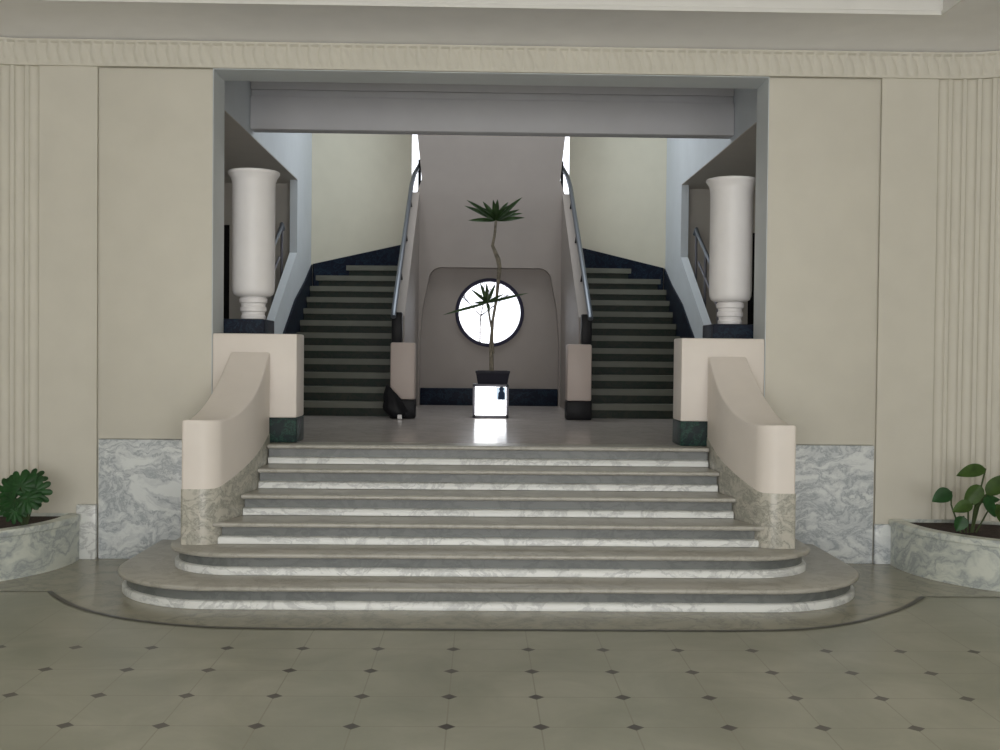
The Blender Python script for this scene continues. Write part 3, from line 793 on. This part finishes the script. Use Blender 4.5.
low = Vector((0.0, 11.84, 1.6+0.54*k))
for d, L, dr in [((-0.88, -0.1, -0.25), 0.50, 0.0), ((1, -0.1, 0.27), 0.46, 0.03), ((-0.75, 0, 0.65), 0.24, 0.05), ((-0.35, -0.1, 0.95), 0.24, 0.0), ((-0.05, -0.05, 1), 0.22, 0.0), ((0.35, 0.1, 0.9), 0.24, 0.05), ((-1, 0.1, 0.1), 0.16, 0.2), ((0.8, -0.2, 0.5), 0.2, 0.1), ((0.1, -0.6, -0.4), 0.15, 0.2)]:
    strap(low, d, L, 0.040, dr, 'leaf_strap')

# black bundle leaning against the newel
def bundle():
    bm = bmesh.new()
    bmesh.ops.create_icosphere(bm, subdivisions=3, radius=1.0)
    for v in bm.verts:
        x, y, z = v.co
        z01 = (z+1)/2
        wx = 0.17*(1-0.74*z01) ; wy = 0.075*(1-0.55*z01)
        rnd = 0.90 + 0.16*math.sin(7*x+3*z)*math.sin(6*y+5*z+1.0)
        v.co = Vector((-0.925 + x*wx*rnd - 0.125*z01**1.0, 11.40 + y*wy*rnd + 0.035*z01, LZ+0.004 + 0.36*max(0.0, (z01**1.05))))
    return bm
t = thing('black_bag', (-0.98, 11.40, LZ), 'small crumpled black bag leaning on the left newel base', 'bag')
obj('body', bundle(), M['black'], t, 60)
bm = bmesh.new(); box(bm, -0.93, -0.885, 11.30, 11.335, LZ+0.003, LZ+0.05, 0.008); obj('tag', bm, M['white'], t, 40)['label'] = 'white tag'

# ------------------------------------------------------------------ outside: terrace and a bare small tree behind the porthole
bm = bmesh.new(); box(bm, -14, 14, 16.2, 40, -0.3, 0.2); struct('exterior_ground', bm, M['ground'], label='pale ground outside the rear window', cat='ground')
tt = thing('bare_tree', (-0.10, 19.0, 0.2), 'bare dark branches seen outside through the round porthole', 'tree')
bm = bmesh.new()
def branch(p, d, L, r, depth):
    pts = [p]; q = Vector(p); dd = Vector(d).normalized()
    for i in range(4):
        dd = (dd + Vector((random.uniform(-.18, .18), random.uniform(-.12, .12), random.uniform(-.05, .12)))).normalized()
        q = q + dd*L/4; pts.append(q.copy())
    tube(bm, pts, [r*(1-0.16*i) for i in range(5)], 6)
    if depth:
        for j in (2, 3, 4):
            for _ in range(2 if depth > 1 else 1):
                nd = dd + Vector((random.uniform(-.95, .95), random.uniform(-.6, .6), random.uniform(-.1, .8)))
                branch(pts[j], nd, L*random.uniform(.45, .7), r*0.5, depth-1)
tube(bm, [(-0.10, 19, 0.2), (-0.09, 19, 1.2), (-0.07, 19, 2.25)], [0.03, 0.022, 0.016], 8)
branch(Vector((-0.07, 19, 2.25)), (-0.6, 0, 0.8), 0.55, 0.013, 2)
branch(Vector((-0.07, 19, 2.25)), (0.7, 0, 0.5), 0.55, 0.013, 2)
branch(Vector((-0.07, 19, 2.25)), (0.05, 0, 1), 0.6, 0.014, 2)
obj('branches', bm, M['twig'], tt, 60)

# ------------------------------------------------------------------ light
def area(name, loc, rot, sx, sy, power, col):
    L = bpy.data.lights.new(name, 'AREA'); L.shape = 'RECTANGLE'; L.size = sx; L.size_y = sy; L.energy = power; L.color = col
    o = bpy.data.objects.new(name, L); C.objects.link(o); o.location = loc; o.rotation_euler = rot; return o
for i, (a, b) in enumerate(ops):
    area('entrance_daylight', ((a+b)/2, BY-0.05, 1.7), (math.radians(110), 0, 0), b-a-0.1, 3.0, 122, (1.0, 0.98, 0.95))
area('ceiling_tray_lamp', (0, 3.0, 4.5), (0, 0, 0), 4.0, 4.0, 14, (1.0, 0.96, 0.88))
area('hall_fill_light', (AX, 13.0, HZ-0.08), (0, 0, 0), 3.6, 2.0, 75, (0.93, 0.97, 1.0))  # unseen fill light added above the beam for the back walls
w = bpy.data.worlds.new('sky'); S.world = w; w.use_nodes = True
bg = w.node_tree.nodes['Background']; bg.inputs[0].default_value = (0.90, 0.93, 1.0, 1); bg.inputs[1].default_value = 2.2

# ------------------------------------------------------------------ camera
cam = bpy.data.cameras.new('camera'); co = bpy.data.objects.new('camera', cam); C.objects.link(co)
cam.sensor_width = 36; cam.lens = 1083.7/1000*36; cam.clip_start = 0.05
pitch, yaw, roll = -0.0199, 0.0189, 0.0101
fwd = Vector((math.sin(yaw)*math.cos(pitch), math.cos(yaw)*math.cos(pitch), math.sin(pitch)))
right = Vector((math.cos(yaw), -math.sin(yaw), 0)); up = right.cross(fwd)
r2 = right*math.cos(roll) + up*math.sin(roll); u2 = up*math.cos(roll) - right*math.sin(roll)
m = Matrix((r2, u2, -fwd)).transposed().to_4x4(); m.translation = Vector((-0.0778, 0, 1.6))
co.matrix_world = m
S.camera = co
S.view_settings.view_transform = 'Standard'; S.view_settings.look = 'None'; S.view_settings.gamma = 1; S.view_settings.exposure = 0.0
S.view_settings.use_curve_mapping = False
S.cycles.max_bounces = 8; S.cycles.diffuse_bounces = 5; S.cycles.glossy_bounces = 4; S.cycles.transparent_max_bounces = 12
S.cycles.use_denoising = True

# pairs share a group
GROUPS = {'column_lamp': 'tall white column lamps in the opening', 'lamp_plinth': 'dark plinths under the lamps', 'parapet_wall': 'parapets beside the landing',
          'stair_balustrade': 'balustrades of the lower steps', 'newel_pillar': 'newel pillars of the upper flights', 'stair_flight': 'upper stair flights',
          'stair_handrail': 'handrails of the upper flights', 'passage_railing': 'railings of the side passages', 'corner_planter': 'marble corner planters'}
for o in bpy.data.objects:
    k_ = o.name.split('.')[0]
    if o.parent is None and k_ in GROUPS: o['group'] = GROUPS[k_]
